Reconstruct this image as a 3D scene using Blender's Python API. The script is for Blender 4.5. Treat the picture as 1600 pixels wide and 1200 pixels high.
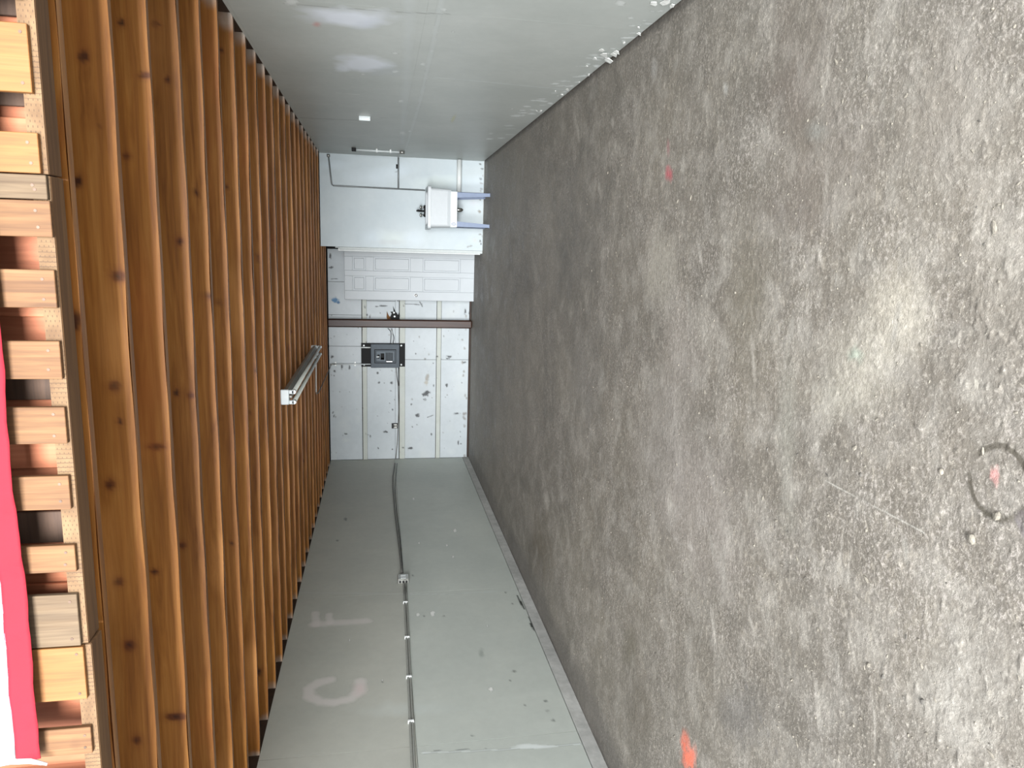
import bpy, bmesh, math, random
import numpy as np
from mathutils import Vector, Matrix, noise as mnoise
random.seed(7)
sc = bpy.context.scene
for o in list(bpy.data.objects): bpy.data.objects.remove(o)
C = sc.collection

# ------------------------------------------------------------------ camera
F = 1130.0; EYE = 1.55
def _d(x, y): return Vector((x-800, -(y-600), -F))
_Y = _d(592.5, 385).normalized()
_X = -_d(615, 6640).normalized(); _X = (_X-_Y*_X.dot(_Y)).normalized()
_Z = _X.cross(_Y)
CR = Matrix((_X, _Y, _Z))                       # camera axes -> world (the phone was held sideways)
CP = Vector((0, 0, EYE))
cam = bpy.data.cameras.new('camera'); camo = bpy.data.objects.new('camera', cam); C.objects.link(camo)
cam.sensor_fit = 'HORIZONTAL'; cam.sensor_width = 36; cam.lens = 36*F/1600; cam.clip_start = 0.05; cam.clip_end = 200
camo.matrix_world = Matrix.Translation(CP) @ CR.to_4x4()
sc.camera = camo
def P(x, y, ax, val):                           # the point of a real plane seen at a pixel of the photograph
    r = CR @ _d(x, y); return CP + r*((val-CP[ax])/r[ax])

# ------------------------------------------------------------------ world, lights, exposure
w = bpy.data.worlds.new('overcast'); sc.world = w; w.use_nodes = True
bg = w.node_tree.nodes['Background']; bg.inputs[0].default_value = (0.9, 0.95, 1.0, 1); bg.inputs[1].default_value = 0.82
def area(name, loc, rot, sx, sy, power, col, spread):
    l = bpy.data.lights.new(name, 'AREA'); l.shape = 'RECTANGLE'; l.size = sx; l.size_y = sy
    l.energy = power; l.color = col; l.spread = math.radians(spread)
    o = bpy.data.objects.new(name, l); C.objects.link(o); o.location = loc; o.rotation_euler = rot
    return o
area('doorway_daylight', (-1.1, -7.0, 3.3), (math.radians(86), 0, 0), 8, 3.4, 780, (0.96, 0.98, 1.0), 100)
sc.view_settings.view_transform = 'Standard'; sc.view_settings.look = 'None'
sc.view_settings.gamma = 1; sc.view_settings.use_curve_mapping = False; sc.view_settings.exposure = 1.22

# ------------------------------------------------------------------ materials
def lin(c):
    return tuple((v/255/12.92 if v/255 <= .04045 else ((v/255+.055)/1.055)**2.4) for v in c)
class NT:
    def __init__(s, name):
        s.m = bpy.data.materials.new(name); s.m.use_nodes = True; s.t = s.m.node_tree; s.n = s.t.nodes
        s.b = s.n['Principled BSDF']
    def new(s, typ, **k):
        n = s.n.new(typ)
        for a, v in k.items(): setattr(n, a, v)
        return n
    def link(s, a, b): s.t.links.new(a, b)
    def coord(s, scale=(1, 1, 1), rnd=False):
        tc = s.new('ShaderNodeTexCoord'); mp = s.new('ShaderNodeMapping'); mp.inputs['Scale'].default_value = scale
        src = tc.outputs['Object']
        if rnd:
            oi = s.new('ShaderNodeObjectInfo'); mu = s.new('ShaderNodeMath', operation='MULTIPLY'); mu.inputs[1].default_value = 37.0
            s.link(oi.outputs['Random'], mu.inputs[0])
            cx = s.new('ShaderNodeCombineXYZ'); [s.link(mu.outputs[0], cx.inputs[i]) for i in range(3)]
            ad = s.new('ShaderNodeVectorMath', operation='ADD'); s.link(src, ad.inputs[0]); s.link(cx.outputs[0], ad.inputs[1]); src = ad.outputs[0]
        s.link(src, mp.inputs['Vector']); return mp.outputs[0]
    def noise(s, vec, scale, detail=4, rough=.55, dist=0):
        n = s.new('ShaderNodeTexNoise'); s.link(vec, n.inputs['Vector']); n.inputs['Scale'].default_value = scale
        n.inputs['Detail'].default_value = detail; n.inputs['Roughness'].default_value = rough; n.inputs['Distortion'].default_value = dist
        return n.outputs['Fac']
    def ramp(s, fac, stops):
        r = s.new('ShaderNodeValToRGB'); s.link(fac, r.inputs[0]); e = r.color_ramp.elements
        while len(e) < len(stops): e.new(.5)
        for q, (p, c) in zip(e, stops):
            q.position = p; q.color = (*(c if isinstance(c, tuple) else (c, c, c)), 1)
        return r.outputs[0]
    def mix(s, fac, a, b, mode='MIX'):
        m = s.new('ShaderNodeMix', data_type='RGBA', blend_type=mode)
        for k, v in ((0, fac), (6, a), (7, b)):
            if hasattr(v, 'links'): s.link(v, m.inputs[k])
            else: m.inputs[k].default_value = v if k == 0 else (*v, 1)
        return m.outputs[2]
    def math(s, op, a, b=0.0):
        m = s.new('ShaderNodeMath', operation=op)
        for i, v in enumerate((a, b)):
            if hasattr(v, 'links'): s.link(v, m.inputs[i])
            else: m.inputs[i].default_value = v
        return m.outputs[0]
    def bump(s, h, strength, dist, prev=None):
        b = s.new('ShaderNodeBump'); b.inputs['Strength'].default_value = strength; b.inputs['Distance'].default_value = dist
        s.link(h, b.inputs['Height'])
        if prev: s.link(prev, b.inputs['Normal'])
        return b.outputs[0]
    def attr(s):
        a = s.new('ShaderNodeAttribute'); a.attribute_name = 'marks'; return a.outputs['Color'], a.outputs['Alpha']
    def done(s, col, rough=.6, normal=None, **k):
        if hasattr(col, 'links'): s.link(col, s.b.inputs['Base Color'])
        else: s.b.inputs['Base Color'].default_value = (*col, 1)
        if hasattr(rough, 'links'): s.link(rough, s.b.inputs['Roughness'])
        else: s.b.inputs['Roughness'].default_value = rough
        if normal: s.link(normal, s.b.inputs['Normal'])
        for a, v in k.items(): s.b.inputs[a.replace('_', ' ')].default_value = v
        return s.m

def paint_mat(name, base, base2, rough=.5, amp=.5, bs=.15, marks=True):
    t = NT(name); v = t.coord()
    n = t.noise(v, 1.1, 5, .6); n2 = t.noise(v, 14, 5, .6)
    c = t.mix(t.ramp(n, [(.35, 0.), (.65, 1.)]), lin(base), lin(base2))
    c = t.mix(amp*.25, c, t.mix(t.ramp(n2, [(.3, 0.), (.7, 1.)]), (.55, .55, .55), (1, 1, 1)), 'MULTIPLY')
    if marks: ac, aa = t.attr(); c = t.mix(aa, c, ac)
    b = t.bump(t.noise(v, 90, 3), bs, .002); b = t.bump(t.noise(v, 3, 2), .25, .01, b)
    return t.done(c, rough, b)
def plain(name, col, rough=.5, metal=0., amp=.12, scale=25):
    t = NT(name); v = t.coord(rnd=True); n = t.noise(v, scale, 4)
    c = t.mix(t.ramp(n, [(.3, 0.), (.7, 1.)]), tuple(x*(1-amp) for x in lin(col)), tuple(min(1, x*(1+amp)) for x in lin(col)))
    return t.done(c, rough, t.bump(n, .08, .002), Metallic=metal)
def wood_mat(name, c1, c2, c3, dark=lin((70, 35, 15)), axis=0, rough=.5, var=.25, gs=1.0, use_attr=False, spots=.0, grain=.35):
    t = NT(name); sc3 = [14*gs]*3; sc3[axis] = .9*gs
    v = t.coord(tuple(sc3), rnd=True)
    n = t.noise(v, 1.6, 4, .6, 1.2); fs = [90*gs]*3; fs[axis] = 3*gs
    n2 = t.noise(t.coord(tuple(fs), rnd=True), 1, 3)
    big = t.noise(t.coord((1, 1, 1), rnd=True), 1.3, 3)
    c = t.ramp(n, [(.28, lin(c1)), (.5, lin(c2)), (.72, lin(c3))])
    c = t.mix(grain, c, t.mix(t.ramp(n2, [(.36, 0.), (.64, 1.)]), (.62, .55, .48), (1, 1, 1)), 'MULTIPLY')
    c = t.mix(.4, c, t.mix(t.ramp(big, [(.35, 0.), (.65, 1.)]), (.6, .52, .45), (1.1, 1.08, 1.0)), 'MULTIPLY')
    oi = t.new('ShaderNodeObjectInfo')
    c = t.mix(var, c, t.ramp(oi.outputs['Random'], [(0., (.55, .48, .42)), (.5, (1, .95, .9)), (1., (1.25, 1.2, 1.1))]), 'MULTIPLY')
    if spots:
        vo = t.new('ShaderNodeTexVoronoi'); vo.inputs['Scale'].default_value = 5.5; t.link(t.coord((1, 1, 1), rnd=True), vo.inputs['Vector'])
        c = t.mix(t.ramp(vo.outputs['Distance'], [(.05, spots), (.13, 0.)]), c, dark)
    if use_attr:
        ac, aa = t.attr(); c = t.mix(aa, c, ac)
    return t.done(c, rough, t.bump(n2, .25, .002))

M = {}
M['wall'] = paint_mat('painted_drywall', (198, 203, 195), (188, 194, 187), .5)
M['wall_up'] = paint_mat('painted_drywall_warm', (192, 193, 183), (182, 184, 175), .5)
M['wall_r'] = paint_mat('painted_drywall_satin', (188, 192, 187), (176, 181, 176), .42)
M['white'] = paint_mat('white_painted_board', (195, 202, 205), (184, 192, 195), .5, .5)
M['cream'] = paint_mat('cream_painted_batten', (192, 196, 188), (182, 187, 179), .55, .5)
M['sinkwall'] = paint_mat('white_painted_wall', (192, 201, 203), (179, 190, 194), .5, .3)
M['curb'] = paint_mat('grey_curb', (205, 205, 200), (176, 176, 172), .8, 2.4, marks=False)
M['gloss_white'] = plain('white_plastic', (204, 210, 210), .3, amp=.03)
M['door'] = plain('door_paint', (178, 184, 187), .45, amp=.03, scale=3)
M['jamb'] = plain('jamb_paint', (180, 186, 184), .5, amp=.05)
M['tub'] = plain('tub_plastic', (182, 187, 189), .35, amp=.02)
M['leg_blue'] = plain('blue_grey_steel', (108, 121, 144), .45, .1, amp=.05)
M['chrome'] = plain('chrome', (215, 215, 210), .15, 1.0, amp=.05)
M['steel'] = plain('galvanised_steel', (165, 165, 160), .4, .85, amp=.2)
M['pipe'] = plain('white_pipe', (214, 218, 216), .4, amp=.05)
M['greypaint'] = plain('grey_painted_conduit', (150, 152, 146), .5, amp=.08)
M['greypipe'] = plain('grey_pipe', (128, 132, 132), .45, .2, amp=.1)
M['black'] = plain('black_paint', (5, 5, 6), .75, amp=.2)
M['panellight'] = plain('panel_grey_light', (72, 83, 91), .5, .1, amp=.08)
M['panelgrey'] = plain('panel_grey', (52, 62, 70), .5, .2, amp=.08)
M['cable'] = plain('cable_sheath', (112, 112, 108), .6, amp=.15)
M['cabledark'] = plain('cable_dark', (45, 45, 45), .6, amp=.15)
M['recess'] = plain('dark_gap', (20, 18, 16), .9)
M['lamp_body'] = plain('fixture_metal', (138, 134, 126), .4, .3, amp=.15, scale=8)
M['tube'] = plain('unlit_tube', (190, 194, 186), .25, amp=.05)
M['plaster'] = plain('white_plaster', (196, 197, 192), .8, amp=.08, scale=60)
M['mortar'] = plain('dry_mortar', (124, 118, 107), .9, amp=.2, scale=60)
M['grit'] = plain('dark_grit', (92, 88, 82), .9, amp=.3, scale=60)
M['nail'] = plain('rusty_nail', (88, 70, 58), .5, .6, amp=.3)
M['scrapbrown'] = plain('tan_foam', (112, 72, 30), .8, amp=.4, scale=60)
M['red'] = NT('crimson_cloth')
def cloth(t, col, blue=0.):
    v = t.coord(); n = t.noise(v, 9, 4); c = t.mix(t.ramp(n, [(.3, 0.), (.7, 1.)]), tuple(x*.85 for x in lin(col)), lin(col))
    if blue: c = t.mix(t.ramp(t.noise(v, 7, 3), [(.5, 0.), (.68, blue)]), c, lin((150, 165, 215)))
    wv = t.noise(v, 700, 1)
    t.done(c, .85, t.bump(t.noise(v, 16, 3, .5, .6), .5, .01, t.bump(wv, .2, .0005))); return t.m
M['red'] = cloth(M['red'], (140, 8, 30)); M['whitecloth'] = cloth(NT('white_cloth'), (140, 140, 150), .4)
M['joist'] = wood_mat('pine_joist', (136, 84, 32), (166, 110, 48), (182, 128, 64), use_attr=True, grain=.45, rough=.5, var=.35)
M['deck'] = wood_mat('deck_wood', (105, 74, 48), (88, 60, 38), (120, 84, 52), rough=.7)
M['darkwood'] = wood_mat('rim_wood', (60, 44, 34), (74, 55, 42), (50, 38, 30), rough=.8)
M['post'] = wood_mat('varnished_post', (66, 30, 3), (48, 22, 3), (76, 40, 8), axis=2, rough=.45, var=.0)
M['slat'] = wood_mat('pallet_slat', (90, 62, 36), (112, 80, 48), (124, 92, 60), grain=.75, axis=2, rough=.75, var=.45, spots=.35)
M['slat_yellow'] = wood_mat('pallet_slat_fresh', (116, 74, 32), (128, 86, 40), (134, 94, 50), grain=.5, axis=2, rough=.7, var=.1, spots=.25)
M['slat_grey'] = wood_mat('pallet_slat_weathered', (78, 64, 48), (100, 84, 64), (114, 97, 75), grain=.8, axis=2, rough=.8, var=.1, spots=.5)
M['stringer'] = wood_mat('pallet_stringer', (84, 58, 34), (104, 74, 44), (116, 86, 54), rough=.8, var=.15)
M['pine_brace'] = wood_mat('pine_block', (222, 150, 96), (236, 172, 118), (240, 186, 132), rough=.7, var=.1)
M['gable'] = wood_mat('gable_plywood', (150, 88, 58), (168, 102, 70), (180, 116, 82), axis=2, rough=.7, var=0)
def skirt_wood():
    t = NT('base_board_wood'); v = t.coord((1, 1, 1)); n = t.noise(v, 6, 4)
    return t.done(t.ramp(n, [(.35, lin((44, 34, 27))), (.6, lin((62, 44, 33)))]), .7)
M['baseboard'] = skirt_wood()
def incised():
    t = NT('incised_lumber'); v = t.coord(rnd=True)
    br = t.new('ShaderNodeTexBrick'); br.offset = .5
    mp = t.coord((1, 1, 1)); sw = t.new('ShaderNodeSeparateXYZ'); t.link(mp, sw.inputs[0]); cb = t.new('ShaderNodeCombineXYZ')
    t.link(sw.outputs[0], cb.inputs[1]); t.link(sw.outputs[2], cb.inputs[0]); t.link(cb.outputs[0], br.inputs['Vector'])
    br.inputs['Scale'].default_value = 1; br.inputs['Brick Width'].default_value = .011; br.inputs['Row Height'].default_value = .0125
    br.inputs['Mortar Size'].default_value = .0014; br.inputs['Mortar Smooth'].default_value = .4
    wv = t.new('ShaderNodeTexWave'); wv.bands_direction = 'X'; wv.inputs['Scale'].default_value = 24; t.link(mp, wv.inputs['Vector'])
    n = t.noise(v, 20, 4)
    c = t.mix(t.ramp(n, [(.3, 0.), (.7, 1.)]), lin((88, 64, 40)), lin((112, 88, 60)))
    f = t.math('MULTIPLY', br.outputs['Fac'], t.ramp(wv.outputs['Fac'], [(.5, 0.), (.7, .8)]))
    c = t.mix(f, c, lin((70, 50, 32)))
    return t.done(c, .8)
M['incised'] = incised()
def floor_mat():
    t = NT('worn_concrete'); v = t.coord()
    n = t.noise(v, .7, 6, .62, .4); n2 = t.noise(v, 5, 6, .68, .3); n3 = t.noise(v, 45, 5, .7); n4 = t.noise(v, 1.8, 5, .65)
    c = t.ramp(n, [(.3, lin((94, 89, 82))), (.5, lin((110, 104, 95))), (.7, lin((122, 115, 104)))])
    c = t.mix(t.ramp(n2, [(.46, 0.), (.72, .5)]), c, lin((166, 161, 152)))
    c = t.mix(t.ramp(n4, [(.5, 0.), (.72, .55)]), c, lin((96, 91, 84)))
    n5 = t.noise(v, 110, 4, .7)
    c = t.mix(t.ramp(n3, [(.54, 0.), (.68, .55)]), c, lin((178, 171, 160)))
    c = t.mix(t.ramp(n5, [(.58, 0.), (.70, .6)]), c, lin((196, 190, 178))); c = t.mix(t.ramp(n5, [(.28, .5), (.40, 0.)]), c, lin((84, 79, 72)))
    fl = t.noise(t.coord((20, 32, 24)), 1, 5, .75, .8); pm = t.ramp(t.noise(v, 1.3, 4, .6), [(.38, .05), (.62, .5)])
    c = t.mix(t.math('MULTIPLY', t.ramp(fl, [(.54, 0.), (.68, 1.)]), pm), c, lin((182, 173, 158)))
    c = t.mix(t.math('MULTIPLY', t.ramp(fl, [(.36, 1.), (.44, 0.)]), .45), c, lin((88, 83, 76)))
    n7 = t.noise(t.coord((52, 64, 60)), 1, 5, .8, .4); pm2 = t.ramp(t.noise(v, 1.9, 4, .65), [(.42, .0), (.6, .7)])
    c = t.mix(t.math('MULTIPLY', t.ramp(n7, [(.52, 0.), (.6, .85)]), pm2), c, lin((178, 170, 162)))
    ac, aa = t.attr(); brk = t.ramp(n3, [(.42, .65), (.52, 1.)])
    c = t.mix(t.math('MULTIPLY', aa, brk), c, ac)
    mus = t.ramp(t.noise(v, 9, 6, .72, .8), [(.45, 0.), (.5, .25), (.6, .6), (.75, 1.)])
    b = t.bump(mus, .28, .006); b = t.bump(n3, .6, .005, b); b = t.bump(t.noise(v, 160, 3, .6), .3, .0015, b)
    r = t.ramp(n2, [(.35, .45), (.65, .75)])
    return t.done(c, r, b)
M['floor'] = floor_mat()
def ground_mat():
    return M['floor']

# ------------------------------------------------------------------ helpers
def link(name, me, mat, parent=None, loc=None):
    o = bpy.data.objects.new(name, me); C.objects.link(o)
    if mat is not None:
        for m_ in (mat if isinstance(mat, list) else [mat]): me.materials.append(m_)
    if parent is not None: o.parent = parent
    if loc is not None: o.location = loc
    return o
def thing(name, label, cat, loc=(0, 0, 0), group=None):
    o = bpy.data.objects.new(name, None); C.objects.link(o); o.location = loc; o.empty_display_size = .1
    o['label'] = label; o['category'] = cat
    if group: o['group'] = group
    bpy.context.view_layer.update(); return o
def tag(o, label, cat, group=None):
    o['label'] = label; o['category'] = cat
    if group: o['group'] = group
    return o
def struct(o): o['kind'] = 'structure'; return o
def bm_box(bm, lo, hi, bev=0., fn=None):
    vs = [bm.verts.new((x, y, z)) for x in (lo[0], hi[0]) for y in (lo[1], hi[1]) for z in (lo[2], hi[2])]
    fs = [bm.faces.new([vs[i] for i in q]) for q in ((0, 1, 3, 2), (4, 6, 7, 5), (0, 4, 5, 1), (2, 3, 7, 6), (0, 2, 6, 4), (1, 5, 7, 3))]
    if bev:
        es = {e for f in fs for e in f.edges}
        bmesh.ops.bevel(bm, geom=list(es), offset=bev, segments=1, profile=.5, affect='EDGES', clamp_overlap=True)
def bm_tube(bm, pts, r, n=8, caps=True):
    pts = [Vector(p) for p in pts]; rings = []
    for i, p in enumerate(pts):
        a = pts[max(i-1, 0)]; b = pts[min(i+1, len(pts)-1)]; t = (b-a).normalized()
        u = t.cross(Vector((0, 0, 1)) if abs(t.z) < .9 else Vector((1, 0, 0))).normalized(); v = t.cross(u)
        rr = r[i] if isinstance(r, (list, tuple)) else r
        rings.append([bm.verts.new(p+(u*math.cos(2*math.pi*k/n)+v*math.sin(2*math.pi*k/n))*rr) for k in range(n)])
    for a, b in zip(rings, rings[1:]):
        for k in range(n):
            f = bm.faces.new((a[k], a[(k+1) % n], b[(k+1) % n], b[k])); f.smooth = True
    if caps: bm.faces.new(rings[0][::-1]); bm.faces.new(rings[-1])
def mk(name, mat, parent, build):
    """one mesh object; geometry is given in world coordinates and stored relative to its thing's base"""
    bm = bmesh.new(); build(bm)
    bmesh.ops.recalc_face_normals(bm, faces=bm.faces)
    root = parent
    off = Vector((0, 0, 0))
    while root is not None: off += root.location; root = root.parent
    bmesh.ops.translate(bm, verts=bm.verts, vec=-off)
    me = bpy.data.meshes.new(name); bm.to_mesh(me); bm.free()
    return link(name, me, mat, parent)
def box(name, mat, parent, lo, hi, bev=0.): return mk(name, mat, parent, lambda bm: bm_box(bm, lo, hi, bev))
def tube(name, mat, parent, pts, r, n=8): return mk(name, mat, parent, lambda bm: bm_tube(bm, pts, r, n))
def rounded(pts, rad=.04, k=4):                 # bend a polyline softly at its corners
    pts = [Vector(p) for p in pts]; out = [pts[0]]
    for a, b, c in zip(pts, pts[1:], pts[2:]):
        ra = min(rad, (a-b).length*.45, (c-b).length*.45); p = b+(a-b).normalized()*ra; q = b+(c-b).normalized()*ra
        for i in range(k+1):
            t = i/k; out.append(p*(1-t)**2+b*2*t*(1-t)+q*t*t)
    return out+[pts[-1]]

# smooth value noise on arrays (for ragged mark outlines)
def vnoise(u, v, seed=0):
    def h(i, j): s = np.sin(i*127.1+j*311.7+seed*74.7)*43758.5453; return s-np.floor(s)
    i = np.floor(u); j = np.floor(v); fu = u-i; fv = v-j; fu = fu*fu*(3-2*fu); fv = fv*fv*(3-2*fv)
    return (h(i, j)*(1-fu)+h(i+1, j)*fu)*(1-fv)+(h(i, j+1)*(1-fu)+h(i+1, j+1)*fu)*fv
def fbm(u, v, seed=0): return sum(vnoise(u*2**k, v*2**k, seed+k)*.5**k for k in range(4))/1.875

class Marks:
    """stains, scrapes and spray marks kept in a surface's own (u, v) metres"""
    def __init__(s, ax, val, iu, iv): s.ax, s.val, s.iu, s.iv, s.l = ax, val, iu, iv, []
    def uv(s, x, y): p = P(x, y, s.ax, s.val); return (p[s.iu], p[s.iv])
    def blob(s, x, y, rx, ry, col, a=.6, soft=.5, rag=.5, nf=12., tilt=0.):
        c = s.uv(x, y); ct, st = math.cos(tilt), math.sin(tilt); e = 2.
        px = s.uv(x+ct*e, y+st*e); py = s.uv(x-st*e, y+ct*e)
        J = np.array([[(px[0]-c[0])/e*rx, (py[0]-c[0])/e*ry], [(px[1]-c[1])/e*rx, (py[1]-c[1])/e*ry]])
        s.l.append(('b', c, np.linalg.inv(J), abs(J).sum()*1.8, lin(col), a, soft, rag, nf))
    def line(s, px, wd, col, a=.6, soft=.4, rag=.3, nf=20.):
        s.l.append(('l', [s.uv(*p) for p in px], wd, None, lin(col), a, soft, rag, nf))
    def lineuv(s, pts, wd, col, a=.6, soft=.4, rag=.3, nf=20.):
        s.l.append(('l', pts, wd, None, lin(col), a, soft, rag, nf))
    def blobuv(s, c, ru, rv, col, a=.6, soft=.5, rag=.5, nf=12.):
        J = np.array([[ru, 0], [0, rv]]); s.l.append(('b', c, np.linalg.inv(J), (ru+rv)*1.8, lin(col), a, soft, rag, nf))
    def eval(s, U, V):
        col = np.zeros((len(U), 3)); al = np.zeros(len(U))
        for q, (k, a1, a2, rad, rgb, a, soft, rag, nf) in enumerate(s.l):
            if k == 'b':
                idx = np.where((abs(U-a1[0]) < rad) & (abs(V-a1[1]) < rad))[0]
                if not len(idx): continue
                u = U[idx]-a1[0]; v = V[idx]-a1[1]; d = np.hypot(a2[0, 0]*u+a2[0, 1]*v, a2[1, 0]*u+a2[1, 1]*v)
            else:
                us = [p[0] for p in a1]; vs = [p[1] for p in a1]; m_ = a2*2
                idx = np.where((U > min(us)-m_) & (U < max(us)+m_) & (V > min(vs)-m_) & (V < max(vs)+m_))[0]
                if not len(idx): continue
                d = np.full(len(idx), 9.)
                for (x0, y0), (x1, y1) in zip(a1, a1[1:]):
                    dx, dy = x1-x0, y1-y0; L = dx*dx+dy*dy+1e-12
                    t = np.clip(((U[idx]-x0)*dx+(V[idx]-y0)*dy)/L, 0, 1)
                    d = np.minimum(d, np.hypot(U[idx]-x0-t*dx, V[idx]-y0-t*dy)/a2)
            d = d+rag*(fbm(U[idx]*nf, V[idx]*nf, q)-.5)*2
            m = np.clip((1-d)/soft, 0, 1)*a
            A = al[idx]+m*(1-al[idx])
            k2 = np.where(A > 0, m/np.maximum(A, 1e-6), 0)[:, None]
            col[idx] = col[idx]*(1-k2)+np.array(rgb)*k2; al[idx] = A
        return col, al

def sheet(name, mat, parent, fn, us, vs, th, marks=None, origin=(0, 0, 0), relief=None):
    """a board or slab: fine grid on its visible face (w = 0), plain back at w = th; fn(u, v, w) -> world"""
    us = np.asarray(us, float); vs = np.asarray(vs, float); n, m = len(us), len(vs)
    U, V = np.meshgrid(us, vs, indexing='ij'); U = U.ravel(); V = V.ravel()
    W = np.zeros_like(U) if relief is None else relief(U, V)
    front = np.stack(fn(U, V, W), 1)
    cu = np.array([us[0], us[0], us[-1], us[-1]]); cv = np.array([vs[0], vs[-1], vs[-1], vs[0]])
    fr = np.stack(fn(cu, cv, np.zeros(4)), 1); bk = np.stack(fn(cu, cv, np.full(4, th)), 1)
    co = np.concatenate([front, fr, bk])-np.array(origin)
    i = np.arange(n-1)[:, None]*m+np.arange(m-1)[None, :]
    q = np.stack([i, i+m, i+m+1, i+1], -1).reshape(-1, 4)
    b = n*m; ex = np.array([[b+k, b+(k+1) % 4, b+4+(k+1) % 4, b+4+k] for k in range(4)]+[[b+4, b+5, b+6, b+7]])
    # make the grid face outward (towards -w)
    a0 = co[q[0, 0]]; nrm = np.cross(co[q[0, 1]]-a0, co[q[0, 3]]-a0); out = fr[0]-bk[0]
    if nrm.dot(out) < 0: q = q[:, ::-1]
    cen = co[b:].mean(0)
    for k in range(5):
        f = ex[k]; nn = np.cross(co[f[1]]-co[f[0]], co[f[2]]-co[f[0]])
        if nn.dot(co[f].mean(0)-cen) < 0: ex[k] = f[::-1]
    me = bpy.data.meshes.new(name); fa = np.concatenate([q, ex])
    me.vertices.add(len(co)); me.vertices.foreach_set('co', co.astype(np.float32).ravel())
    me.loops.add(fa.size); me.loops.foreach_set('vertex_index', fa.astype(np.int32).ravel())
    me.polygons.add(len(fa)); me.polygons.foreach_set('loop_start', np.arange(0, fa.size, 4, dtype=np.int32))
    me.update(calc_edges=True)
    at = me.attributes.new('marks', 'FLOAT_COLOR', 'POINT'); d = np.zeros((len(co), 4), np.float32)
    if marks is not None:
        c_, a_ = marks.eval(U, V); d[:n*m, :3] = c_; d[:n*m, 3] = a_
    at.data.foreach_set('color', d.ravel()); me.validate()
    if relief is not None:
        me.polygons.foreach_set('use_smooth', np.array([True]*len(q)+[False]*5))
    return link(name, me, mat, parent)
def lin_sp(a, b, cell): return np.linspace(a, b, max(2, int(round(abs(b-a)/cell))+1))

H = 2.391; XR = 1.295; YB = 12.40; YF = 1.95
def XL(y): return -3.53-.0165*(y-4.6)
JH = .235

# ------------------------------------------------------------------ floor
fm = Marks(2, 0., 0, 1)
XLf = XL
R_ = random.Random(3)
for (x, y, rx, ry, c, a) in [
    (842, 855, 24, 70, (84, 74, 58), .7), (985, 1015, 14, 40, (84, 78, 62), .6), (1000, 1110, 30, 90, (88, 80, 68), .45),
    (1250, 150, 70, 220, (104, 94, 86), .5), (1320, 230, 60, 110, (110, 102, 94), .4), (1230, 330, 90, 60, (100, 92, 86), .4),
    (900, 420, 60, 220, (78, 77, 74), .4), (1170, 480, 40, 220, (104, 98, 84), .45), (820, 980, 40, 160, (84, 80, 77), .4), (1150, 1120, 50, 60, (92, 90, 88), .5),
    (1030, 420, 30, 90, (166, 160, 148), .55), (1060, 560, 40, 130, (158, 150, 142), .45), (1040, 700, 60, 160, (150, 144, 138), .4), (910, 620, 30, 120, (134, 130, 124), .4),
    (1090, 800, 80, 160, (150, 142, 136), .4), (1400, 480, 60, 90, (182, 175, 160), .6), (1340, 560, 60, 90, (176, 170, 156), .5), (1300, 620, 60, 60, (170, 165, 152), .4),
    (1022, 105, 6, 22, (158, 155, 150), .6), (1134, 138, 6, 14, (172, 170, 164), .8), (1275, 205, 18, 22, (128, 128, 122), .55), (1500, 1050, 110, 140, (176, 172, 164), .35),
    (1560, 420, 60, 260, (146, 140, 130), .4), (1480, 180, 90, 160, (134, 127, 118), .5), (1230, 680, 20, 200, (150, 148, 138), .4), (1100, 500, 20, 70, (172, 166, 156), .4)]:
    fm.blob(x, y, rx, ry, c, a, .8, .45, 6)
for _ in range(150):                            # light scrapes and smears that run with the trowel
    x = R_.uniform(800, 1500); y = R_.uniform(60, 1180); k = (x-760)/800
    fm.blob(x, y, R_.uniform(2, 6), R_.uniform(10, 50)*(.5+k), R_.choice([(168, 162, 152), (182, 176, 166), (98, 93, 86), (150, 146, 138)]), R_.uniform(.2, .5), .7, .6, 18, R_.uniform(-.2, .2))
fm.blob(1070, 1160, 9, 24, (214, 104, 78), .75, .7, .5, 40); fm.blob(1078, 1185, 14, 22, (232, 112, 84), .95, .7, .5, 40)
fm.blob(1045, 272, 7, 17, (176, 84, 92), .8, .7, .5, 20); fm.blob(1044, 232, 3, 18, (158, 92, 98), .4, .7, .4, 20)
fm.blob(1554, 742, 9, 17, (210, 140, 136), .6, .7, .6, 60); fm.blob(1525, 600, 4, 10, (190, 184, 170), .5, .6, .5, 60)
fm.blob(1336, 555, 14, 16, (132, 156, 140), .35, .8, .5, 30)
rg = [(1531, 708), (1541, 701), (1556, 696), (1570, 697), (1583, 706), (1595, 718), (1604, 738), (1608, 765), (1604, 790)]
fm.line(rg, .009, (80, 75, 66), 1., .35, .2, 60)
fm.line([(1515, 741), (1516, 757), (1521, 774), (1529, 790), (1541, 803), (1555, 810), (1570, 813), (1590, 806), (1600, 795)], .009, (80, 75, 66), 1., .35, .2, 60)
fm.blob(1600, 808, 18, 14, (92, 86, 84), .9, .5, .3, 40); fm.line([(1590, 812), (1604, 838)], .01, (104, 98, 98), .8, .5, .3, 40)
fm.line([(1290, 750), (1345, 782), (1400, 810), (1446, 832)], .004, (186, 182, 172), .6, .5, .4, 50)
fm.line([(1050, 838), (1090, 862)], .006, (174, 168, 160), .6, .5, .4, 50)
fm.line([(1230, 20), (1320, 130)], .003, (84, 78, 72), .5, .5, .4, 40)
fm.line([(1520, 90), (1548, 20)], .005, (96, 90, 84), .4, .5, .4, 40)
fm.line([(1160, 1060), (1225, 1200)], .006, (96, 94, 94), .5, .6, .4, 30)
for x, y in [(768, 798), (1292, 742), (1355, 787), (1230, 830)]: fm.blob(x, y, 3, 3, (60, 58, 54), .8)
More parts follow.
